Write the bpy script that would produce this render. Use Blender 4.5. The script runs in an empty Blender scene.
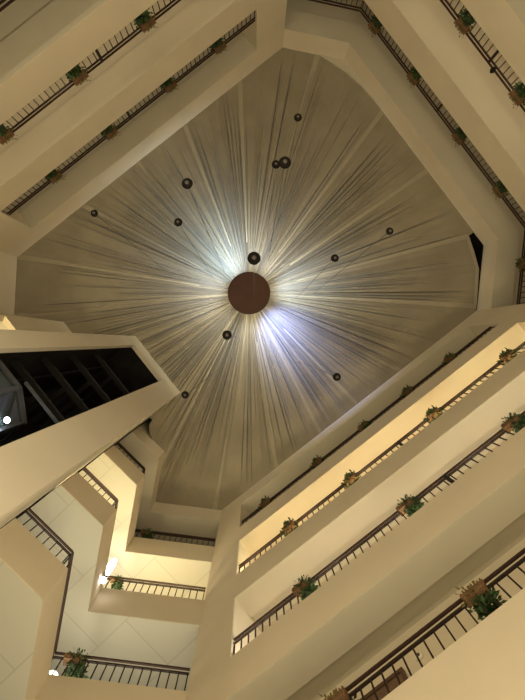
import bpy, math, random
from mathutils import Vector, Matrix
PI = math.pi
C = bpy.context.scene.collection
SC = bpy.context.scene

# ------------------------------------------------------------------ camera
F = 540.0; U0, V0 = 254.0, 342.0        # focal length in pixels, image point of the zenith
EYE = 1.5                               # eye height: all "Z" below are heights above the eye
cd = bpy.data.cameras.new('camera'); cam = bpy.data.objects.new('camera', cd); C.objects.link(cam)
cam.location = (0, 0, EYE); cam.rotation_euler = (PI, 0, 0)
cd.sensor_fit = 'VERTICAL'; cd.sensor_height = 36.0; cd.lens = F/700*36
cd.shift_x = (262.5-U0)/700; cd.shift_y = -(350-V0)/700
cd.clip_start = 0.05; cd.clip_end = 200
SC.camera = cam

# ------------------------------------------------------------------ world, exposure
w = bpy.data.worlds.new('world'); SC.world = w; w.use_nodes = True
w.node_tree.nodes['Background'].inputs[0].default_value = (1.0, .8, .55, 1)
w.node_tree.nodes['Background'].inputs[1].default_value = 0.02
SC.view_settings.view_transform = 'Standard'; SC.view_settings.look = 'None'
SC.view_settings.exposure = 0.0; SC.view_settings.gamma = 1
SC.view_settings.use_curve_mapping = False

# ------------------------------------------------------------------ lights
def area(name, loc, sx, sy, power, col, rz=0, up=True, tilt=0):
    l = bpy.data.lights.new(name, 'AREA'); l.shape = 'RECTANGLE'; l.size = sx; l.size_y = sy
    l.energy = power; l.color = col
    o = bpy.data.objects.new(name, l); C.objects.link(o); o.location = loc
    o.rotation_euler = (PI if up else tilt, 0, rz)
    return o
def point(name, loc, power, col, r=.03):
    l = bpy.data.lights.new(name, 'POINT'); l.energy = power; l.color = col; l.shadow_soft_size = r
    o = bpy.data.objects.new(name, l); C.objects.link(o); o.location = loc; return o
WARM = (1.0, .86, .60); YEL = (1.0, .82, .47); NEUT = (1.0, .92, .72)
area('lobby_light', (1.2, -1.2, .35), 7, 5, 270, WARM)            # the lit ground-floor lobby
def side_light(name, loc, to, sx, sy, power, col):
    o = area(name, loc, sx, sy, power, col); d = Vector(to)-Vector(loc)
    o.rotation_euler = d.to_track_quat('-Z', 'Y').to_euler(); return o
side_light('side_fill', (-4.0, -5.4, 3.0), (3.5, 4.5, 7.0), 7, 1.2, 520, WARM)     # unseen side fills, added to brighten the fascias
side_light('side_fill', (2.6, 3.0, 2.6), (-3.5, -6, 9.5), 7, 1.2, 520, WARM)
side_light('side_fill', (1.5, 2.2, 2.4), (-4, 1.5, 9), 2, 1, 60, WARM)

# ------------------------------------------------------------------ plan geometry (x right, y down the picture)
ZTOP = 20.6                             # roof above the drape
def V2(x, y): return Vector((x, y))
nR = V2(.617, .788).normalized(); eR = V2(nR.y, -nR.x); DR = 3.72
nL = V2(-.62, -.784).normalized(); eL = V2(-nL.y, nL.x); DL = 7.05
def onR(s, d=0): return nR*(DR+d)+eR*s
def onL(s, d=0): return nL*(DL+d)+eL*s
PE = onR(-4.27); P4 = onR(6.45); P3 = V2(7.6, -3.2); P2 = V2(2.97, -9.3); P1 = onL(6.78); P0 = onL(-4.41)
V1 = V2(-3.26, 5.29); Vb = V2(-2.96, 3.61); V3 = V2(-3.80, 2.80)
W0 = V2(-7.93, -.9); V5 = V2(-6.3, -.67)
ZC = 17.85                                      # height of the draped ceiling's edge
kc = ZC/F
C1 = V2(-74, 51)*kc; C2 = V2(-119, -6)*kc      # front corners of the lift tower
uT = (C1-C2).normalized(); bT = V2(-uT.y, uT.x)
if bT.x > 0: bT = -bT
TW = (C1-C2).length; TD = 2.3
def tw(s, d): return C2+uT*s+bT*d
ZB = [5.58, 8.60, 11.63, 14.67]                 # tops of the four parapets
FH = 1.02; ZR = 16.8                            # parapet depth, underside of the roof band
GROUND = -EYE

# ------------------------------------------------------------------ materials
def mat(name, col, rough=.8, spec=.3, metal=0, noise=0, scale=3, bump=0, bscale=60):
    m = bpy.data.materials.new(name); m.use_nodes = True; nt = m.node_tree; b = nt.nodes['Principled BSDF']
    b.inputs['Base Color'].default_value = (*col, 1); b.inputs['Roughness'].default_value = rough
    b.inputs['Specular IOR Level'].default_value = spec; b.inputs['Metallic'].default_value = metal
    tc = nt.nodes.new('ShaderNodeTexCoord')
    if noise:
        n = nt.nodes.new('ShaderNodeTexNoise'); n.inputs['Scale'].default_value = scale; n.inputs['Detail'].default_value = 5
        r = nt.nodes.new('ShaderNodeValToRGB')
        r.color_ramp.elements[0].position = .3; r.color_ramp.elements[1].position = .7
        r.color_ramp.elements[0].color = (*[c*(1-noise) for c in col], 1)
        r.color_ramp.elements[1].color = (*[min(1, c*(1+noise)) for c in col], 1)
        nt.links.new(tc.outputs['Object'], n.inputs['Vector']); nt.links.new(n.outputs['Fac'], r.inputs['Fac'])
        nt.links.new(r.outputs['Color'], b.inputs['Base Color'])
    if bump:
        n2 = nt.nodes.new('ShaderNodeTexNoise'); n2.inputs['Scale'].default_value = bscale
        bp = nt.nodes.new('ShaderNodeBump'); bp.inputs['Strength'].default_value = bump; bp.inputs['Distance'].default_value = .01
        nt.links.new(tc.outputs['Object'], n2.inputs['Vector']); nt.links.new(n2.outputs['Fac'], bp.inputs['Height'])
        nt.links.new(bp.outputs['Normal'], b.inputs['Normal'])
    return m
def emit(name, col, s):
    m = bpy.data.materials.new(name); m.use_nodes = True; b = m.node_tree.nodes['Principled BSDF']
    b.inputs['Base Color'].default_value = (*col, 1)
    b.inputs['Emission Color'].default_value = (*col, 1); b.inputs['Emission Strength'].default_value = s; return m
M = dict(
    pale=mat('pale_plaster', (.80, .76, .64), .85, .2, noise=.02),
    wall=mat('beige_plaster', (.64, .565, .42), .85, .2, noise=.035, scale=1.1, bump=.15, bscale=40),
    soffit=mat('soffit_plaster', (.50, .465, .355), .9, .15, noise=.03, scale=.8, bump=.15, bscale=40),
    tower=mat('tower_plaster', (.54, .49, .385), .75, .25, noise=.03, scale=.9),
    carpet=mat('corridor_carpet', (.25, .14, .09), .95, .1, noise=.2, scale=14),
    stone=mat('lobby_stone', (.5, .42, .3), .5, .4, noise=.12, scale=2),
    dark=mat('unlit_dark', (.012, .010, .009), .8, .2, noise=.35, scale=3),  # near-black colour stands for missing light in shaft and roof space
    beam=mat('shaft_steel', (.007, .006, .005), .6, .3, noise=.3, scale=6),
    metal=mat('dark_bronze_metal', (.024, .014, .010), .6, .2, noise=.15, scale=20),
    hand=mat('stained_wood_rail', (.034, .016, .010), .6, .2, noise=.25, scale=18),
    cab=mat('cab_steel', (.035, .038, .043), .4, .5, noise=.15, scale=8),
    basket=mat('wicker_basket', (.15, .085, .04), .8, .2, noise=.5, scale=60),
    leaf=mat('foliage_green', (.030, .060, .016), .6, .3, noise=.55, scale=22),
    dry=mat('foliage_dry', (.12, .10, .03), .7, .2, noise=.4, scale=22),
    disc=mat('disc_wood', (.066, .027, .016), .6, .3, noise=.12, scale=3),
    black=mat('black_enamel', (.008, .007, .006), .8, .12),
    lens=mat('grey_lens', (.07, .055, .045), .4, .4),
    cable=mat('steel_cable', (.10, .09, .075), .5, .4),
    door=mat('door_wood', (.15, .09, .055), .5, .3, noise=.2, scale=8),
    frame=mat('door_frame_paint', (.09, .05, .03), .5, .3),
    white=mat('white_fitting', (.75, .70, .58), .5, .4),
    strap=mat('seam_band', (.34, .305, .22), .85, .15, noise=.05, scale=5),
    lamp=emit('lamp_glow', (1, .95, .97), 10), lampw=emit('warm_lamp_glow', (1, .93, .75), 7),
    cool=emit('cab_lamp_glow', (.75, .92, 1), 25))
def glass():
    m = bpy.data.materials.new('cab_glass'); m.use_nodes = True; b = m.node_tree.nodes['Principled BSDF']
    b.inputs['Base Color'].default_value = (.14, .17, .17, 1); b.inputs['Roughness'].default_value = .05
    b.inputs['Transmission Weight'].default_value = .85; b.inputs['IOR'].default_value = 1.3; return m
M['glass'] = glass()
def panels():      # lobby soffit boards: large square panels with thin dark joints
    m = mat('panel_soffit', (.55, .53, .42), .85, .2); nt = m.node_tree; b = nt.nodes['Principled BSDF']
    tc = nt.nodes.new('ShaderNodeTexCoord'); mp = nt.nodes.new('ShaderNodeMapping')
    mp.inputs['Rotation'].default_value = (0, 0, -math.atan2(eR.y, eR.x)+.1)
    mp.inputs['Location'].default_value = (.35, .2, 0)
    br = nt.nodes.new('ShaderNodeTexBrick'); br.offset = .5
    for k, v in (('Color1', (.55, .53, .42, 1)), ('Color2', (.53, .51, .405, 1)), ('Mortar', (.44, .42, .33, 1))): br.inputs[k].default_value = v
    br.inputs['Scale'].default_value = 1; br.inputs['Brick Width'].default_value = 1.5; br.inputs['Row Height'].default_value = 1.2
    br.inputs['Mortar Size'].default_value = .012; br.inputs['Mortar Smooth'].default_value = .3
    nt.links.new(tc.outputs['Object'], mp.inputs['Vector']); nt.links.new(mp.outputs['Vector'], br.inputs['Vector'])
    nt.links.new(br.outputs['Color'], b.inputs['Base Color']); return m
M['panel'] = panels()
def fabric():      # thin woven cloth, slightly translucent, weave a little uneven
    m = mat('draped_fabric', (.30, .27, .21), .85, .15); nt = m.node_tree; b = nt.nodes['Principled BSDF']
    tc = nt.nodes.new('ShaderNodeTexCoord'); n = nt.nodes.new('ShaderNodeTexNoise')
    n.inputs['Scale'].default_value = 1.2; n.inputs['Detail'].default_value = 6
    r = nt.nodes.new('ShaderNodeValToRGB'); r.color_ramp.elements[0].position = .3; r.color_ramp.elements[1].position = .7
    r.color_ramp.elements[0].color = (.245, .215, .148, 1); r.color_ramp.elements[1].color = (.29, .255, .18, 1)
    nt.links.new(tc.outputs['Object'], n.inputs['Vector']); nt.links.new(n.outputs['Fac'], r.inputs['Fac'])
    nt.links.new(r.outputs['Color'], b.inputs['Base Color'])
    b.inputs['Sheen Weight'].default_value = .2
    return m
M['fabric'] = fabric()

# ------------------------------------------------------------------ mesh helpers
class MB:
    def __init__(s): s.v = []; s.f = []
    def add(s, vs, fs):
        n = len(s.v); s.v += [tuple(p) for p in vs]; s.f += [tuple(i+n for i in f) for f in fs]; return s
    def prism(s, poly, z0, z1):
        poly = [(p[0], p[1]) for p in poly]; n = len(poly)
        a = sum(poly[i][0]*poly[(i+1) % n][1]-poly[(i+1) % n][0]*poly[i][1] for i in range(n))
        if a < 0: poly = poly[::-1]
        vs = [(x, y, z0) for x, y in poly]+[(x, y, z1) for x, y in poly]
        fs = [tuple(range(n-1, -1, -1)), tuple(range(n, 2*n))]+[(i, (i+1) % n, n+(i+1) % n, n+i) for i in range(n)]
        return s.add(vs, fs)
    def box(s, x0, x1, y0, y1, z0, z1): return s.prism([(x0, y0), (x1, y0), (x1, y1), (x0, y1)], z0, z1)
    def bar(s, a, b, r, r2=None, n=8):       # tube between two 3-D points
        a = Vector(a); b = Vector(b); r2 = r if r2 is None else r2; d = (b-a).normalized()
        t = Vector((0, 0, 1)) if abs(d.z) < .9 else Vector((1, 0, 0)); x = d.cross(t).normalized(); y = d.cross(x)
        vs = []
        for p, q in ((a, r), (b, r2)): vs += [p+(x*math.cos(2*PI*i/n)+y*math.sin(2*PI*i/n))*q for i in range(n)]
        return s.add(vs, [tuple(range(n-1, -1, -1)), tuple(range(n, 2*n))]+[(i, (i+1) % n, n+(i+1) % n, n+i) for i in range(n)])
    def lathe(s, prof, n=24, c=(0, 0, 0)):
        vs = []; k = len(prof)
        for r, z in prof: vs += [(c[0]+r*math.cos(2*PI*i/n), c[1]+r*math.sin(2*PI*i/n), c[2]+z) for i in range(n)]
        fs = [(j*n+i, j*n+(i+1) % n, (j+1)*n+(i+1) % n, (j+1)*n+i) for j in range(k-1) for i in range(n)]
        fs += [tuple(range(n-1, -1, -1)), tuple(range((k-1)*n, k*n))]
        return s.add(vs, fs)
    def build(s, name, m, parent=None, smooth=False, bevel=0):
        me = bpy.data.meshes.new(name); me.from_pydata(s.v, [], s.f); me.validate(); me.update()
        me.materials.append(m)
        if smooth:
            for p in me.polygons: p.use_smooth = True
        o = bpy.data.objects.new(name, me); C.objects.link(o)
        if parent: o.parent = parent
        if bevel:
            b = o.modifiers.new('bevel', 'BEVEL'); b.width = bevel; b.segments = 2; b.limit_method = 'ANGLE'
        return o
def struct(o): o['kind'] = 'structure'; return o
def tag(o, label, cat, group=None):
    o['label'] = label; o['category'] = cat
    if group: o['group'] = group
    return o
def empty(name, loc, rz=0):
    o = bpy.data.objects.new(name, None); C.objects.link(o); o.location = loc; o.rotation_euler = (0, 0, rz); return o
def copy_tree(o, parent=None):
    c = o.copy(); C.objects.link(c); c.parent = parent
    for ch in [x for x in o.children]: copy_tree(ch, c)
    return c
def h(z): return z+EYE
def at(u, v, Z): return V2((u-U0)*Z/F, (v-V0)*Z/F)

def offset(pts, ds, inside):
    """offset an open chain outward (away from the point `inside`), one distance per segment, mitred"""
    n = len(pts)-1; L = []
    for i in range(n):
        d = (pts[i+1]-pts[i]).normalized(); nn = V2(-d.y, d.x)
        if nn.dot(inside-(pts[i]+pts[i+1])/2) > 0: nn = -nn
        L.append((pts[i]+nn*ds[i], d, nn))
    out = [L[0][0]]
    for i in range(1, n):
        (a, d1, _), (b, d2, _) = L[i-1], L[i]
        den = d1.x*d2.y-d1.y*d2.x
        t = ((b.x-a.x)*d2.y-(b.y-a.y)*d2.x)/den
        out.append(a+d1*t)
    a, d, nn = L[-1]; out.append(pts[-1]+nn*ds[-1])
    return out

# ------------------------------------------------------------------ the building
INS = V2(1, -1.5)
CH = [PE, P4, P3, P2, P1, P0]
SEGN = ['right', 'far_right', 'upper_right', 'far', 'upper_left']
dep = [.9, 1.8, 1.8, 1.8, 1.8]; bm_ = [.5, .65, .65, .65, .65]
o_curb = offset(CH, [.14]*5, INS); o_beam = offset(CH, bm_, INS); o_back = offset(CH, dep, INS)
o_thin = offset(CH, [.004]*5, INS); o_out = offset(CH, [d+.2 for d in dep], INS)
def ring(mb, A, B, i, z0, z1): mb.prism([A[i], A[i+1], B[i+1], B[i]], z0, z1)
for i, nm in enumerate(SEGN):
    mb = MB()
    for zb in ZB:
        if nm == 'right': mb.prism([onR(-3.41), onR(5.54), onR(5.54, .14), onR(-3.41, .14)], zb-(FH if zb > 6 else 1.5), zb)
        elif nm == 'upper_left': mb.prism([onL(-3.22), onL(5.68), onL(5.68, .14), onL(-3.22, .14)], zb-FH, zb)
        else: ring(mb, CH, o_curb, i, zb-FH, zb)
    ring(mb, CH, o_curb, i, ZR, ZC+.03)
    vd = MB(); ring(vd, CH, o_curb, i, h(ZC+.03), h(ZTOP)); struct(vd.build('wall_'+nm+'_void', M['dark']))  # wall above the drape, its shade put into a near-black colour
    if nm == 'right':
        for a, b in ((-4.27, -3.41), (5.54, 6.45)):
            mb.prism([onR(a), onR(b), onR(b, .9), onR(a, .9)], GROUND, ZR)
    if nm == 'upper_left':
        for a, b in ((-4.41, -3.22), (5.68, 6.78)):
            mb.prism([onL(a), onL(b), onL(b, 1.2), onL(a, 1.2)], GROUND, ZR)
    for k in range(len(mb.v)): mb.v[k] = (mb.v[k][0], mb.v[k][1], h(mb.v[k][2]))
    struct(mb.build('wall_'+nm, M['wall']))
    bk = MB(); ring(bk, o_back, o_out, i, h(GROUND), h(ZTOP)); struct(bk.build('wall_'+nm+'_back', M['wall']))
    if nm == 'right':      # solid ground-floor wall line is open: columns only
        pass
for k, zb in enumerate(ZB+[ZR+FH]):
    s1 = MB(); s2 = MB(); fl = MB()
    for i in range(5):
        ring(s1, o_curb, o_beam, i, h(zb-FH+.001), h(zb-.47))
        if SEGN[i] == 'right': s1.prism([onR(-3.41, .004), onR(5.54, .004), onR(5.54, .5), onR(-3.41, .5)], h(zb-FH-.012), h(zb-FH))
        elif SEGN[i] == 'upper_left': s1.prism([onL(-3.22, .004), onL(5.68, .004), onL(5.68, .65), onL(-3.22, .65)], h(zb-FH-.012), h(zb-FH))
        else: ring(s1, o_thin, o_beam, i, h(zb-FH-.012), h(zb-FH))
        ring(s2, o_beam, o_back, i, h(zb-FH+(.18 if i == 0 else .05)), h(zb-.47))
        if k < 4: ring(fl, o_curb, o_back, i, h(zb-.47), h(zb-.45))
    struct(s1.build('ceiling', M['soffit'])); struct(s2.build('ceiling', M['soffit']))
    if k < 4: struct(fl.build('floor', M['carpet']))

# pale reveals at the left ends of the lit openings
for k in (1, 2):
    s = MB().prism([onR(-3.41, .01), onR(-3.395, .01), onR(-3.395, .89), onR(-3.41, .89)], h(ZB[k]-.44), h(ZB[k+1]-FH-.012)); struct(s.build('trim_%d' % (k+1), M['pale']))

# south-west lobby: deep floors behind a three-sided parapet
SW = [PE, V1, Vb, V3]
sw_c = offset(SW, [.14]*3, V2(-1.5, 2)); sw_c[-1] = V3+bT*.16; sw_t = offset(SW, [.004]*3, V2(-1.5, 2))
LOB = [PE, V1, Vb, V3, V3+bT*4.6, V2(-8.2, 11.5), V2(-1.07, 11.5)]
LOBI = [sw_c[0], sw_c[1], sw_c[2], sw_c[3], V3+bT*4.6, V2(-8.2, 11.5), V2(-1.07, 11.5)]
mb = MB()
for zb in ZB:
    for i in range(3): ring(mb, SW, sw_c, i, h(zb-FH), h(zb))
for i in range(3): ring(mb, SW, sw_c, i, h(ZR), h(ZTOP))
struct(mb.build('wall_lobby', M['wall']))
for k, zb in enumerate(ZB+[ZR+FH]):
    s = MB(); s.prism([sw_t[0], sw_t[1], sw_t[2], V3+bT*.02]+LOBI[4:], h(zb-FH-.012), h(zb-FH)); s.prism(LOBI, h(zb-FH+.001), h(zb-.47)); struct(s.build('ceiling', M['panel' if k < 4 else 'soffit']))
    if k < 4: s = MB(); s.prism(LOBI, h(zb-.47), h(zb-.45)); struct(s.build('floor', M['carpet']))
s = MB()
s.prism([V2(-8.2, 11.5), V2(-.8, 11.5), V2(-.8, 11.7), V2(-8.2, 11.7)], 0, h(ZTOP))
s.prism([PE+V2(0, .4), V2(-1.07, 11.5), V2(-.85, 11.5), PE+V2(.22, .4)], 0, h(ZTOP))
a = V3+bT*4.6
s.prism([a, V2(-8.2, 11.5), V2(-8.4, 11.5), a+V2(-.2, 0)], 0, h(ZTOP))
struct(s.build('wall_lobby_back', M['wall']))

# west side
V8 = V5+uT*1.75
s = MB()
s.prism([P0, W0, W0+V2(-.2, 0), P0+V2(-.25, -.1)], 0, h(ZTOP))
s.prism([V5, V8, V8+bT*.15, V5+bT*.15], h(13.65), h(ZTOP))
for zb in ZB[:3]: s.prism([V5, V8, V8+bT*.15, V5+bT*.15], h(zb-FH), h(zb))
s.prism([W0, V5, V5+V2(-.05, .15), W0+V2(0, .2)], 0, h(ZTOP))
struct(s.build('wall_left', M['wall']))
for zb in ZB:
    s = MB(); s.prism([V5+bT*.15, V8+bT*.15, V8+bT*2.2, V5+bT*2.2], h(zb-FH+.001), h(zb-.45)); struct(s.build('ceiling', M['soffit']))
s = MB(); s.prism([V5+bT*2.2, V8+bT*2.2, V8+bT*2.4, V5+bT*2.4], 0, h(ZTOP)); struct(s.build('wall_left_back', M['wall']))

# ground floor and roof
s = MB(); s.box(-11, 12, -14, 13, -.1, 0); struct(s.build('floor', M['stone']))
s = MB(); s.box(-11, 12, -14, 13, h(ZTOP), h(ZTOP)+.2); struct(s.build('ceiling', M['dark']))  # roof slab, darkness above the drape put into its colour
# plaster corner below the drape at the far corner
cp = [at(u, v, ZC) for u, v in ((316, 53.5), (330, 57), (344, 61), (366, 90), (388, 118), (374, 101), (362, 87), (346, 73), (331, 63))]
s = MB(); s.prism([cp[0], cp[2]+V2(.05, -.05), cp[4], cp[5], cp[6], cp[7], cp[8]], h(ZC-.06), h(ZC+.02)); struct(s.build('trim_1', M['soffit']))

# ------------------------------------------------------------------ lift tower
t = .12; sA, sB = .37, 1.753; zo = 16.73
s = MB()
s.prism([tw(0, 0), tw(sA, 0), tw(sA, t), tw(0, t)], 0, h(zo))
s.prism([tw(sB, 0), tw(TW, 0), tw(TW, t), tw(sB, t)], 0, h(zo))
s.prism([tw(0, 0), tw(TW, 0), tw(TW, t), tw(0, t)], h(zo), h(ZTOP))
s.prism([tw(0, t), tw(t, t), tw(t, TD), tw(0, TD)], 0, h(ZTOP))
s.prism([tw(TW-t, t), tw(TW, t), tw(TW, TD), tw(TW-t, TD)], 0, h(ZTOP))
s.prism([tw(0, TD), tw(TW, TD), tw(TW, TD+t), tw(0, TD+t)], 0, h(ZTOP))
struct(s.build('wall_lift_tower', M['tower']))
s = MB(); q = t+.01; g = .03  # liner added inside the tower, near-black to stand for the unlit shaft
s.prism([tw(q, q), tw(q+g, q), tw(q+g, TD-.01), tw(q, TD-.01)], .02, h(ZTOP)-.02)
s.prism([tw(TW-q-g, q), tw(TW-q, q), tw(TW-q, TD-.01), tw(TW-q-g, TD-.01)], .02, h(ZTOP)-.02)
s.prism([tw(q+g, TD-.01-g), tw(TW-q-g, TD-.01-g), tw(TW-q-g, TD-.01), tw(q+g, TD-.01)], .02, h(ZTOP)-.02)
s.prism([tw(q+g, q), tw(TW-q-g, q), tw(TW-q-g, TD-.05), tw(q+g, TD-.05)], h(zo+.35), h(zo+.4))
for a, b in ((q+g, sA-.02), (sB+.02, TW-q-g)): s.prism([tw(a, q), tw(b, q), tw(b, q+g), tw(a, q+g)], .02, h(zo+.3))
struct(s.build('wall_shaft_shade', M['dark']))
root = empty('guide_frame', (*tw(1.0, 1.2), 0)); base = Vector((*tw(1.0, 1.2), 0))
tag(root, 'dark steel beams and guide rails inside the glass lift shaft', 'steel frame')
def loc_mb(poly, z0, z1, o=base): return MB().prism([(p.x-o.x, p.y-o.y) for p in poly], z0-o.z, z1-o.z)
for z in (9.6, 11.0, 12.7, 14.6):
    loc_mb([tw(.17, .55), tw(TW-.17, .55), tw(TW-.17, .67), tw(.17, .67)], h(z), h(z)+.09).build('cross_beam', M['beam'], root)
    loc_mb([tw(.9, .67), tw(1.0, .67), tw(1.0, TD-.05), tw(.9, TD-.05)], h(z), h(z)+.1).build('cross_beam', M['beam'], root)
for sx in (.25, 1.95):
    loc_mb([tw(sx, 1.2), tw(sx+.06, 1.2), tw(sx+.06, 1.32), tw(sx, 1.32)], .05, h(16.9)).build('guide_rail', M['beam'], root)

# glass lift cab
CABZ0, CABZ1 = 5.7, 8.2
cb = Vector((*tw(.8, 1.0), h(CABZ0)))
cab = empty('elevator_cab', cb); tag(cab, 'dark framed glass elevator cab with a cool white lamp in the shaft', 'elevator')
cp_ = [tw(.42, .22), tw(.95, .22), tw(1.43, .5), tw(1.43, 1.6), tw(.2, 1.6), tw(.2, .42)]
cc = sum(cp_, V2(0, 0))/6
inn = [p+(cc-p).normalized()*.10 for p in cp_]
def cabring(z0, z1, nm, outer=cp_, inner=inn):
    m_ = MB()
    for i in range(6):
        j = (i+1) % 6; m_.prism([outer[i], outer[j], inner[j], inner[i]], z0, z1)
    m_.v = [(x-cb.x, y-cb.y, z-cb.z) for x, y, z in m_.v]; return m_.build(nm, M['cab'], cab)
cabring(h(CABZ1-.12), h(CABZ1), 'top_frame'); cabring(h(7.0), h(7.06), 'middle_frame'); cabring(h(CABZ0), h(CABZ0+.12), 'bottom_frame')
for i in range(6):
    p = cp_[i]; m_ = MB(); dn = (cc-p).normalized(); sd = V2(-dn.y, dn.x)
    m_.prism([p-sd*.035, p+sd*.035, p+sd*.035+dn*.07, p-sd*.035+dn*.07], h(CABZ0+.12), h(CABZ1-.12))
    m_.v = [(x-cb.x, y-cb.y, z-cb.z) for x, y, z in m_.v]; m_.build('mullion', M['cab'], cab)
g_in = [p+(cc-p).normalized()*.04 for p in cp_]; g_in2 = [p+(cc-p).normalized()*.055 for p in cp_]
for i in (5, 0, 1):
    j = (i+1) % 6; loc_mb([g_in[i], g_in[j], g_in2[j], g_in2[i]], h(CABZ0+.12), h(CABZ1-.12), cb).build('glass_pane', M['glass'], cab)
loc_mb([g_in[2], g_in[3], g_in2[3], g_in2[2]], h(CABZ0+.12), h(CABZ1-.12), cb).build('side_panel', M['cab'], cab)
loc_mb([g_in[3], g_in[4], g_in2[4], g_in2[3]], h(CABZ0+.12), h(CABZ1-.12), cb).build('rear_panel', M['beam'], cab)
loc_mb(inn, h(CABZ0), h(CABZ0+.05), cb).build('cab_floor', M['beam'], cab)
loc_mb(inn, h(CABZ1-.06), h(CABZ1-.02), cb).build('cab_roof', M['beam'], cab)
loc_mb([tw(.9, .16), tw(1.74, .16), tw(1.74, .2), tw(.9, .2)], h(8.28), h(8.33), cb).build('crosshead', M['cab'], cab)
lp = at(7, 420, 7.45)
MB().lathe([(.0, -.04), (.03, -.028), (.042, 0), (.03, .028), (0, .04)], 16, (lp.x-cb.x, lp.y-cb.y, h(7.45)-cb.z)).build('lamp', M['cool'], cab, True)
point('cab_light', (lp.x, lp.y, h(7.33)), 1.5, (.75, .92, 1))

# ------------------------------------------------------------------ door and fitting on the first gallery (right wall)
def wallR(s0, s1, z0, z1, d0, d1): return MB().prism([onR(s0, d0), onR(s1, d0), onR(s1, d1), onR(s0, d1)], z0, z1)
dt = 7.02; sd1 = eR.dot(at(397, 668, dt)); sd0 = sd1-.92
d = wallR(sd0, sd1, h(5.13), h(dt), .845, .885).build('door_1', M['door']); struct(d)
fr = wallR(sd0-.05, sd0, h(5.13), h(dt+.06), .82, .895); fr2 = wallR(sd1, sd1+.05, h(5.13), h(dt+.06), .82, .895); fr3 = wallR(sd0, sd1, h(dt), h(dt+.06), .82, .895)
fr.add(fr2.v, fr2.f); fr.add(fr3.v, fr3.f); fr.build('door_frame', M['frame'], d)
p = at(417, 654, 7.12); sR = eR.dot(p)
cl = onR(sR, .86)
o = empty('wall_fitting', (*cl, h(7.12)), math.atan2(nR.y, nR.x)-PI/2)
tag(o, 'small round pale fitting on the corridor wall beside the brown door', 'wall fitting')
m_ = MB().lathe([(.062, 0), (.062, .02), (.05, .035), (.0, .04)], 24); m_.v = [(x, -z+.04, y) for x, y, z in m_.v]; m_.build('cover', M['white'], o, True)
m_ = MB().lathe([(.03, .035), (.028, .05), (0, .052)], 16); m_.v = [(x, -z+.04, y) for x, y, z in m_.v]; m_.build('centre_cap', M['lens'], o, True)

# ------------------------------------------------------------------ railings
bal_me = None
RH = .62
def railing(p, q, zb, label, posts=(), group='dark metal railings on the gallery parapets'):
    global bal_me
    v = q-p; L = v.length; rz = math.atan2(v.y, v.x)
    r = empty('railing', (p.x, p.y, h(zb)), rz); tag(r, label, 'railing', None)
    MB().box(0, L, -.02, .02, RH-.035, RH).build('handrail', M['hand'], r, bevel=.006)
    MB().box(0, L, -.016, .016, RH-.155, RH-.12).build('lower_rail', M['metal'], r)
    if bal_me is None:
        b = MB().box(-.0095, .0095, -.0095, .0095, 0, RH-.155).build('baluster', M['metal'], r); bal_me = b.data
        bpy.data.objects.remove(b)
    n = max(2, int(round(L/.15)))
    for i in range(n+1):
        x = .02+(L-.04)*i/n
        if any(abs(x-a) < .07 for a in posts): continue
        b = bpy.data.objects.new('baluster', bal_me); C.objects.link(b); b.parent = r; b.location = (x, 0, 0)
    for a in posts:
        MB().box(a-.03, a+.03, -.022, .022, 0, RH-.035).build('post', M['metal'], r)
    return r
SB = .07
fl_names = ['lowest', 'second', 'third', 'topmost']
for k, zb in enumerate(ZB):
    a, b = onR(-3.40, SB), onR(5.53, SB)
    railing(a, b, zb, ['lowest dark railing on the right wall, crossing the bottom right corner',
                       'second railing up the right wall, in front of the pale lit opening',
                       'third railing up the right wall, along the bright yellow corridor',
                       'thin topmost railing of the right wall, just below the draped ceiling'][k], posts=[[], [eR.dot(at(447, 476, 8.9))+3.4], [eR.dot(at(397, 439, 11.9))+3.4], []][k])
def offs(chain, d, ins): return offset(chain, [d]*(len(chain)-1), ins)
T = offs(CH, SB, INS)       # PE P4 P3 P2 P1 P0
for k in (1, 2, 3):
    railing(onL(-3.21, SB), onL(5.67, SB), ZB[k], ['', 'railing of which only a tip shows in the top left corner',
        'dark railing crossing the top left corner with wide balusters', 'dark railing on the upper left wall just outside the ceiling edge'][k], posts=[[], [], [eL.dot(at(97, 52, 11.9))+3.21], [eL.dot(at(129, 115, 15))+3.21]][k])
for k in (2, 3):
    railing(T[3], T[2], ZB[k], ['', '', 'dark railing crossing the top right corner of the atrium', 'long dark railing down the upper right wall beside the ceiling'][k], posts=[(at(*[(497, 55), (440, 108)][k-2], ZB[k]+.3)-P2).dot((P3-P2).normalized())])
railing(onL(6.78, 0)+V2(.08, -.07), T[3], ZB[3], 'short railing at the top edge between the two upper walls')
railing(T[2], T[1]+(T[2]-T[1]).normalized()*.05, ZB[3], 'short railing at the right edge of the picture behind the right wall')
S_ = offset(SW, [.025, .13, .07], V2(-1.5, 2)); S_[-1] = V3+bT*.06
for k in (1, 2, 3):
    nm = ['', 'lowest', 'middle', 'upper'][k]
    railing(S_[1], S_[0]+(S_[1]-S_[0]).normalized()*.02, ZB[k], ['', 'wide balustered railing at the bottom, left of the right wall pier', 'railing below the bright yellow opening, ending at the glaring lamps', 'shadowed railing just below the lower end of the draped ceiling'][k])
    railing(S_[1], S_[2], ZB[k], ['', 'long side railing rising from the potted plant at the bottom left', 'side railing rising from the glaring lamps towards the lift tower', 'side railing of the dark top gallery left of the ceiling'][k])
    railing(S_[2], S_[3], ZB[k], ['', 'short railing at the left edge, lowest below the lift tower', 'short railing below the lift tower, beside the yellow opening', 'short dark railing just under the lift tower tip'][k])

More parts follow.
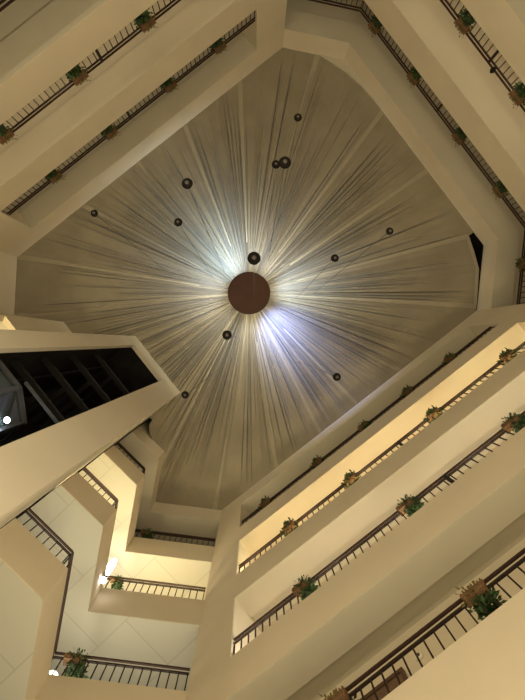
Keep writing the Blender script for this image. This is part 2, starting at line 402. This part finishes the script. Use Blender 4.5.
# ------------------------------------------------------------------ planters
rng = random.Random(7)
def leaves(n, c, sp, size, droop=0, seed=0):
    r = random.Random(seed); mb = MB()
    for i in range(n):
        # branch-like clumps
        a = r.uniform(0, 2*PI); e = r.gauss(0, .6)
        rad = abs(r.gauss(.55, .28))
        p = Vector((c[0]+sp[0]*rad*math.cos(a)*math.cos(e), c[1]+sp[1]*rad*math.sin(a)*math.cos(e), c[2]+sp[2]*rad*math.sin(e)-droop*rad*rad))
        d = Vector((math.cos(a)*.8, math.sin(a)*.8, math.sin(e)-.3*r.random()))+Vector((r.gauss(0, .4), r.gauss(0, .4), r.gauss(0, .4))); d.normalize()
        s = d.cross(Vector((r.gauss(0, 1), r.gauss(0, 1), 1))).normalized(); nn = d.cross(s)
        if n < 160: mb.bar((c[0]*.5, c[1]*.3, c[2]-sp[2]*.5), p, .004, .002, n=3)
        l = size*r.uniform(.7, 1.3); wd = l*.27
        mb.add([p, p+d*l*.45+s*wd+nn*l*.06, p+d*l-nn*l*.08, p+d*l*.45-s*wd+nn*l*.06, p+d*l*.45-nn*l*.02],
               [(0, 1, 4), (1, 2, 4), (2, 3, 4), (3, 0, 4)])
    return mb
def make_planter(kind):
    r = empty('planter_basket', (0, 0, 0))
    L, W, H = .32, .15, .10
    b = MB()     # tapering open tray
    def ringv(l, w, z): return [(-l/2, -w/2, z), (l/2, -w/2, z), (l/2, w/2, z), (-l/2, w/2, z)]
    vs = ringv(L*.88, W*.8, 0)+ringv(L, W, H*.6)+ringv(L*.93, W*.86, H*.6)+ringv(L*.84, W*.72, .02)
    fs = [(3, 2, 1, 0)]
    for k in range(3):
        for i in range(4): fs.append((k*4+i, k*4+(i+1) % 4, k*4+4+(i+1) % 4, k*4+4+i))
    fs.append((12, 13, 14, 15)); b.add(vs, fs); b.build('basket', M['basket'], r)
    pk = MB()
    for i in range(8):
        x = -L/2+.02+i*(L-.04)/7; zt = H*(.85+.3*math.sin(PI*(i+.5)/8)+.12*(i % 2))
        for y in (-W/2-.002, W/2+.002):
            pk.box(x-.011, x+.011, y-.005, y+.005, H*.2, zt)
    for y in (-W/2, W/2): pk.box(-L/2, L/2, y-.008, y+.008, H*.55, H*.68)
    pk.build('picket_rim', M['basket'], r)
    if kind == 0:   # foliage spilling down on the corridor side of the railing
        leaves(330, (.03, .10, -.10), (.17, .10, .24), .08, .04, 11).build('foliage', M['leaf'], r)
        leaves(60, (-.02, -.02, .05), (.20, .11, .10), .06, 0, 12).build('dry_sprigs', M['dry'], r)
    elif kind == 1:  # bushy above and below
        leaves(280, (.10, .08, -.08), (.16, .11, .2), .075, .03, 21).build('foliage', M['leaf'], r)
        leaves(110, (.05, -.02, .08), (.19, .11, .13), .065, 0, 22).build('upper_foliage', M['leaf'], r)
    else:            # loose sprigs above the basket, dry colours
        leaves(300, (0, .02, .08), (.20, .12, .14), .08, 0, 31).build('foliage', M['leaf'], r)
        leaves(30, (-.02, .02, .07), (.22, .12, .1), .07, 0, 32).build('dry_sprigs', M['dry'], r)
    return r
protos = [make_planter(k) for k in range(3)]; used = [False]*3
def planter(kind, s, on, zb, n, label, group, sc=1.0, dd=-.02):
    p = on(s, SB+dd)
    o = protos[kind] if not used[kind] else copy_tree(protos[kind])
    used[kind] = True
    # local +y must point outward (away from the atrium)
    ang = math.atan2(n.y, n.x)-PI/2
    o.location = (p.x, p.y, h(zb)+RH-.17); o.rotation_euler = (0, 0, ang); o.scale = (sc,)*3
    tag(o, label, 'planter', group); return o
GP = 'basket planters with greenery on the gallery railings'
ordn = ['first', 'second', 'third', 'fourth', 'fifth']
for k, kind, pts, wh in ((0, 0, [(333, 692), (472, 590)], 'lowest railing of the right wall'),
                (1, 1, [(300, 584), (402, 502), (505, 419)], 'second railing up the right wall'),
                (2, 2, [(287, 523), (347, 474), (430, 411), (503, 353)], 'railing of the bright yellow corridor'),
                (3, 2, [(262, 498), (314, 458), (360, 423), (404, 388), (445, 354)], 'topmost railing of the right wall')):
    for j, (u, v) in enumerate(pts):
        s_ = eR.dot(at(u, v, ZB[k]+RH))
        pos = ordn[j]+' from the left' if j < len(pts)-1 else 'furthest right'
        kk = 1 if (k, j) == (3, 2) else kind
        planter(kk, s_, onR, ZB[k], nR, 'basket planter on the %s, %s' % (wh, pos), GP, 1.0)
for k, pts, wh in ((3, [(57, 178), (111, 133), (170, 87), (218, 47)], 'upper left railing beside the ceiling'), (2, [(3, 132), (76, 73), (143, 20)], 'railing crossing the top left corner')):
    for j, (u, v) in enumerate(pts):
        s_ = eL.dot(at(u, v, ZB[k]+RH))
        pos = ordn[j]+' from the left' if j < len(pts)-1 else 'furthest right'
        planter(0, s_, onL, ZB[k], nL, 'dark leafy planter on the %s, %s' % (wh, pos), GP, 1.15)
nT = V2(.798, -.603); dT = (P3-P2).normalized(); nT = V2(dT.y, -dT.x)
def onT(s, d=0): return P2+dT*s+nT*d
for k, pts, wh in ((3, [(376, 28), (414, 79), (460, 137), (500, 190)], 'upper right railing beside the ceiling'), (2, [(465, 25), (520, 95)], 'railing crossing the top right corner')):
    for j, (u, v) in enumerate(pts):
        s_ = dT.dot(at(u, v, ZB[k]+RH)-P2)
        pos = ordn[j]+' from the top' if j < len(pts)-1 else 'lowest'
        planter(0, s_, onT, ZB[k], nT, 'dark leafy planter on the %s, %s' % (wh, pos), GP, 1.15)
dS = (P4-P3).normalized(); nS = V2(-dS.y, dS.x)
if nS.x < 0: nS = -nS
planter(2, dS.dot(at(519, 264, ZB[3]+RH)-P3), lambda s, d=0: P3+dS*s+nS*d, ZB[3], nS, 'brown basket planter on the short railing at the right edge', GP, 1)
dV = (PE-V1).normalized(); nV = V2(-dV.y, dV.x)
if nV.y < 0: nV = -nV
onV = lambda s, d=0: V1+dV*s+nV*d
planter(1, .22, onV, ZB[1], nV, 'brown basket planter with long leaves in the bottom left railing corner', GP, 1.05)
planter(1, .16, onV, ZB[2], nV, 'small planter beside the glaring lamps at the railing corner', GP, .75)
planter(1, .22, onV, ZB[3], nV, 'shadowed planter at the left end of the dark top gallery railing', GP, .9)

# ------------------------------------------------------------------ glaring lamps at the railing corner
a = at(111, 566, 13.05); o = empty('tube_lamp', (a.x, a.y, h(12.45)))
tag(o, 'elongated white glaring lamp standing behind the railing corner', 'lamp')
MB().lathe([(.03, -.2), (.03, 0)], 12).build('stem', M['metal'], o, True)
MB().lathe([(.05, 0), (.075, .08), (.085, .45), (.075, .85), (.05, .95)], 20).build('lamp_tube', M['lamp'], o, True)
a = at(103, 580, 11.2); o = empty('spotlight', (a.x, a.y, h(11.2)))
tag(o, 'small round glaring white spotlight on the parapet corner', 'lamp')
MB().lathe([(.0, -.07), (.05, -.05), (.075, 0), (.05, .05), (0, .07)], 20).build('bulb', M['lamp'], o, True)
MB().lathe([(.05, .04), (.05, .12)], 16).build('housing', M['metal'], o, True)
MB().bar((0, 0, .08), (-.13, .02, .06), .015).build('bracket', M['metal'], o)
a = V1+V2(-.03, .16); o = empty('globe_lamp', (a.x, a.y, h(ZB[1]+.02)))
tag(o, 'pale glowing lamp behind the leaves in the bottom left railing corner', 'lamp')
MB().lathe([(.02, -.35), (.02, -.02)], 10).build('stem', M['metal'], o)
MB().lathe([(.0, -.02), (.06, .02), (.095, .10), (.09, .20), (.05, .26), (0, .27)], 20).build('shade', M['lampw'], o, True)

# ------------------------------------------------------------------ draped ceiling
DZ = 17.05
DCu, DCv = 249, 293
dc = at(DCu, DCv, DZ)
bpx = [(283, 52), (318, 54), (333, 60), (350, 70), (368, 90), (386, 113), (475, 231), (468.6, 236), (474, 252), (478.6, 269), (477.5, 290), (476.7, 306), (473, 312),
       (222, 508), (151, 505), (162, 453), (150, 435), (149, 425), (154, 417.5), (138, 403), (100, 356), (68, 330), (55, 321), (13, 318), (17, 258), (26, 250), (43, 236)]
_c = at(249, 293, ZC)
bp = [at(u, v, ZC) for u, v in bpx]
bp = [p if 6 <= i <= 11 or 15 < i <= 17 else p+(p-_c).normalized()*.09 for i, p in enumerate(bp)]
bp[0] += V2(-.06, -.14)
cen = at(DCu, DCv, 18.4)
def hit(th):
    d = V2(math.cos(th), math.sin(th)); best = 1e9
    for i in range(len(bp)):
        a = bp[i]-cen; b = bp[(i+1) % len(bp)]-cen; e = b-a
        den = d.x*e.y-d.y*e.x
        if abs(den) < 1e-9: continue
        tt = (a.x*e.y-a.y*e.x)/den; ss = (a.x*d.y-a.y*d.x)/den
        if tt > 0 and -1e-6 <= ss <= 1+1e-6: best = min(best, tt)
    return best
HC = .75
def hz(r, R): return ZC+HC*max(0, 1-r/R)**1.25
NA, NRr = 2880, 44
# irregular fold profile around the circle
rg = random.Random(3)
def folds(mean, seed, tri=True):
    r = random.Random(seed); out = [0]*NA; i = 0
    while i < NA:
        wd = max(5, int(r.gauss(mean, mean*.35))); amp = r.uniform(.15, 1)**1.3; pk = r.uniform(.25, .75)
        for j in range(wd):
            if i+j >= NA: break
            x = j/wd; out[i+j] = -amp*((x/pk if x < pk else (1-x)/(1-pk)) if tri else 1-abs(2*x-1)**1.8)
        i += wd
    return out
f1 = folds(17, 4); f2 = folds(38, 9); f3 = folds(80, 5)
slit = [0]*NA; i = 0                            # narrow deep valleys between neighbouring folds
while i < NA-8:
    wd = rg.choice((4, 5, 6, 7)); dpt = rg.uniform(.3, 1)
    for j in range(wd): slit[i+j] = dpt*(1-abs(2*j/(wd-1)-1)**3)
    i += wd+int(rg.expovariate(1/8))+3
fade = []                                       # fold reach differs from fold to fold
i = 0
while i < NA:
    wd = rg.randint(8, 30); vv = rg.uniform(.5, 1.05); fade += [vv]*wd; i += wd
vs = []; fs = []
seams_px = [(318, 54), (383, 111), (424, 173), (469, 236), (472, 306), (399, 370), (357, 404), (320, 432), (276, 466), (215, 507), (240, 84), (186, 129), (140, 164), (86, 207), (20, 257), (13, 316), (158, 470)]
for i in range(NA):
    th = 2*PI*i/NA; R = hit(th)
    for j in range(NRr+1):
        s_ = j/NRr; s_ = s_**1.15; r = .28+(R-.28)*s_
        z = hz(r, R)
        env = min(1, r/1.4)*max(0, 1-(r/8.2)/fade[i])**.5*min(1, max(0, R-r)/1.2)
        dz = f1[i]*.16*env+f2[i]*.20*min(1, r/1.5)*max(0, 1-r/R)**.6+f3[i]*.10*min(1, r/3)*max(0, 1-r/R)**.6 + f1[i]*.006 + slit[i]*.30*env
        vs.append((cen.x+math.cos(th)*r, cen.y+math.sin(th)*r, h(z+dz)))
for i in range(NA):
    k = (i+1) % NA
    for j in range(NRr):
        fs.append((i*(NRr+1)+j, i*(NRr+1)+j+1, k*(NRr+1)+j+1, k*(NRr+1)+j))
off = Vector((cen.x, cen.y, h(ZC)))
vs = [(x-off.x, y-off.y, z-off.z) for x, y, z in vs]
can = empty('fabric_canopy', off); tag(can, 'pleated taupe fabric canopy radiating from the brown disc across the whole ceiling', 'canopy')
MB().add(vs, fs).build('pleated_fabric', M['fabric'], can)
for (u, v) in seams_px:
    d_ = at(u, v, ZC)-cen; th = math.atan2(d_.y, d_.x); R = hit(th)-.03; sd = V2(-math.sin(th), math.cos(th)); m_ = MB(); n = 24; vv = []
    for j in range(n+1):
        r = 1.7+(R-1.7)*j/n; wd = .004+.095*(r/9)
        p = V2(math.cos(th), math.sin(th))*r; z = hz(r, R+.03)-ZC-.10*max(0, 1-r/R)**.5-.012
        vv += [(p.x-sd.x*wd, p.y-sd.y*wd, z), (p.x+sd.x*wd, p.y+sd.y*wd, z), (p.x+sd.x*wd, p.y+sd.y*wd, z+.03), (p.x-sd.x*wd, p.y-sd.y*wd, z+.03)]
    ff = []
    for j in range(n):
        for q_ in range(4): ff.append((j*4+q_, j*4+(q_+1) % 4, j*4+4+(q_+1) % 4, j*4+4+q_))
    ff += [(3, 2, 1, 0), (n*4, n*4+1, n*4+2, n*4+3)]
    m_.add(vv, ff).build('seam_band', M['strap'], can)
hp = [at(u, v, ZC)-cen for u, v in ((468.6, 236), (474, 252), (478.6, 269), (477.5, 290), (476.5, 305))]
m_ = MB()
for i in range(4):
    a, b = hp[i], hp[i+1]; m_.prism([a, b, b-V2(.10, 0), a-V2(.10, 0)], -.03, .005)
m_.build('hem', M['strap'], can)

# ------------------------------------------------------------------ centre disc with its cove lamps
o = empty('ceiling_disc', (dc.x, dc.y, h(DZ))); tag(o, 'large round dark brown disc at the centre of the draped ceiling', 'disc')
R0 = 21.3*DZ/F
MB().lathe([(R0-.02, 0), (R0, .02), (R0, .07), (R0-.03, .09)], 96).build('disc_panel', M['disc'], o)
MB().bar((0, 0, .09), (0, 0, .9), .05).build('stem', M['metal'], o)
for k in range(12):
    th = 2*PI*k/12; x, y = math.cos(th)*(R0-.12), math.sin(th)*(R0-.12)
    MB().lathe([(.04, 0), (.045, .05), (.03, .07)], 12, (x, y, .09)).build('uplight', M['white'], o)
for du, dv_, pw, col, cone in ((-50, -62, 400, (.45, .70, 1), 76), (-20, -75, 240, (.8, .9, 1), 70), (-80, -10, 230, (.85, .92, 1), 70), (62, -8, 380, (.62, .78, 1), 66), (48, 52, 850, (.30, .41, 1), 70), (5, 75, 120, (.85, .92, 1), 70), (-50, 50, 90, (.95, .95, .9), 70), (40, -65, 200, (.9, .95, 1), 70)):
    d_ = V2(du, dv_).normalized(); l = bpy.data.lights.new('disc_spot', 'SPOT'); l.energy = pw; l.color = col
    l.spot_size = math.radians(cone*1.3); l.spot_blend = 1; l.shadow_soft_size = .04
    so = bpy.data.objects.new('disc_spot', l); C.objects.link(so)
    so.location = (dc.x+d_.x*(R0-.15), dc.y+d_.y*(R0-.15), h(DZ)+.2)
    so.rotation_euler = Vector((d_.x*1.25, d_.y*1.25, 1)).to_track_quat('-Z', 'Y').to_euler()

for k in range(6):
    th = 2*PI*k/6+.4
    point('disc_light', (dc.x+math.cos(th)*(R0-.08), dc.y+math.sin(th)*(R0-.08), h(DZ)+.16), 30, (1, .92, .66), .04)
# ------------------------------------------------------------------ hanging pendants
pend = [(187, 183, 5.6, 7.6, 'large black pendant lamp in the blue-white glow, upper left of the disc'),
        (178, 222, 4.2, 9.3, 'small black pendant lamp left of the disc, below the larger one'),
        (254, 258, 6.7, 9.4, 'largest black pendant lamp, just above the brown disc'),
        (94, 213, 3.7, 9.0, 'small black pendant lamp nearest the upper left wall'),
        (298, 117, 4.0, 9.5, 'small black pendant lamp nearest the top of the ceiling'),
        (285, 162, 6.2, 8.2, 'larger of the touching pair of black pendant lamps'),
        (276, 164, 4.3, 10.5, 'smaller of the touching pair of black pendant lamps'),
        (390, 231, 3.8, 8.0, 'black pendant lamp furthest right on the ceiling'),
        (335, 258, 4.0, 9.5, 'small black pendant lamp right of the largest one'),
        (227, 335, 4.8, 9.0, 'black pendant lamp just below left of the brown disc'),
        (185, 395, 3.8, 9.5, 'small black pendant lamp at the tip of the lift tower'),
        (337, 377, 4.1, 9.8, 'small black pendant lamp below right of the disc')]
for u, v, rp, Z, lab in pend:
    p = at(u, v, Z); R = rp*Z/F; o = empty('pendant_lamp', (p.x, p.y, h(Z))); tag(o, lab, 'pendant lamp', 'black pendant lamps hung from the ceiling')
    MB().lathe([(R*.45, -R*.35), (R*.62, -R*.3), (R*.9, -.02*R), (R, R*.3), (R*.85, R*.8), (R*.5, R*1.15), (R*.12, R*1.3)], 28).build('lamp_shade', M['black'], o, True)
    MB().lathe([(R*.18, -R*.52), (R*.32, -R*.42), (R*.36, -R*.33)], 20).build('lens', M['lens'], o, True)
    d_ = p-cen; Rr = hit(math.atan2(d_.y, d_.x)); zt = hz(d_.length, Rr)-.03
    if d_.length < .8: zt = DZ-.002 if d_.length < R0 else zt
    MB().bar((0, 0, R*1.25), (0, 0, zt-Z), .0065, n=6).build('cable', M['cable'], o)

# small black spot lamp and stay wires on the top-right railing
p = at(493, 70, 12.15); o = empty('spot_lamp', (p.x, p.y, h(12.15))); tag(o, 'small black spot lamp clamped to the top right corner railing', 'lamp')
MB().lathe([(.0, -.06), (.05, -.05), (.06, .02), (.04, .08)], 16).build('lamp_head', M['black'], o, True)
MB().bar((0, 0, .03), (.08, -.06, .04), .012).build('clamp', M['metal'], o)

# ------------------------------------------------------------------ corridor lights (behind the parapets, out of sight from the lobby)
PWR = [.3, 34, 66, .8]
for k, zb in enumerate(ZB):
    for j in range(6):
        c_ = onR(-3.0+j*1.62, .26)
        point('corridor_light', (c_.x, c_.y, h(zb-.25)), PWR[k], [NEUT, NEUT, YEL, WARM][k], .06)
for k, pw in ((0, 3), (1, 24), (2, 72), (3, 1)):
    so_ = offset(SW, [.35]*3, V2(-1.5, 2))
    for i in range(3):
        a, b = so_[i], so_[i+1]; m_ = (a+b)/2; v_ = b-a
        area('lobby_gallery_light', (m_.x, m_.y, h(zb_ := ZB[k]-.2)), v_.length*.8, .15, pw*v_.length/3, [NEUT, NEUT, YEL, WARM][k], math.atan2(v_.y, v_.x))
for k, pw in ((1, .3), (2, 17), (3, 2.2)):
    for j in range(4):
        c_ = onL(-2.2+j*2.3, .3); point('gallery_light', (c_.x, c_.y, h(ZB[k]-.25)), pw, WARM, .06)
        c_ = onT(.8+j*1.8, .3); point('gallery_light', (c_.x, c_.y, h(ZB[k]-.25)), pw, WARM, .06)
c_ = V5+uT*.3+bT*.4
point('gallery_light', (c_.x, c_.y, h(ZB[2]-.3)), 160, YEL, .06)
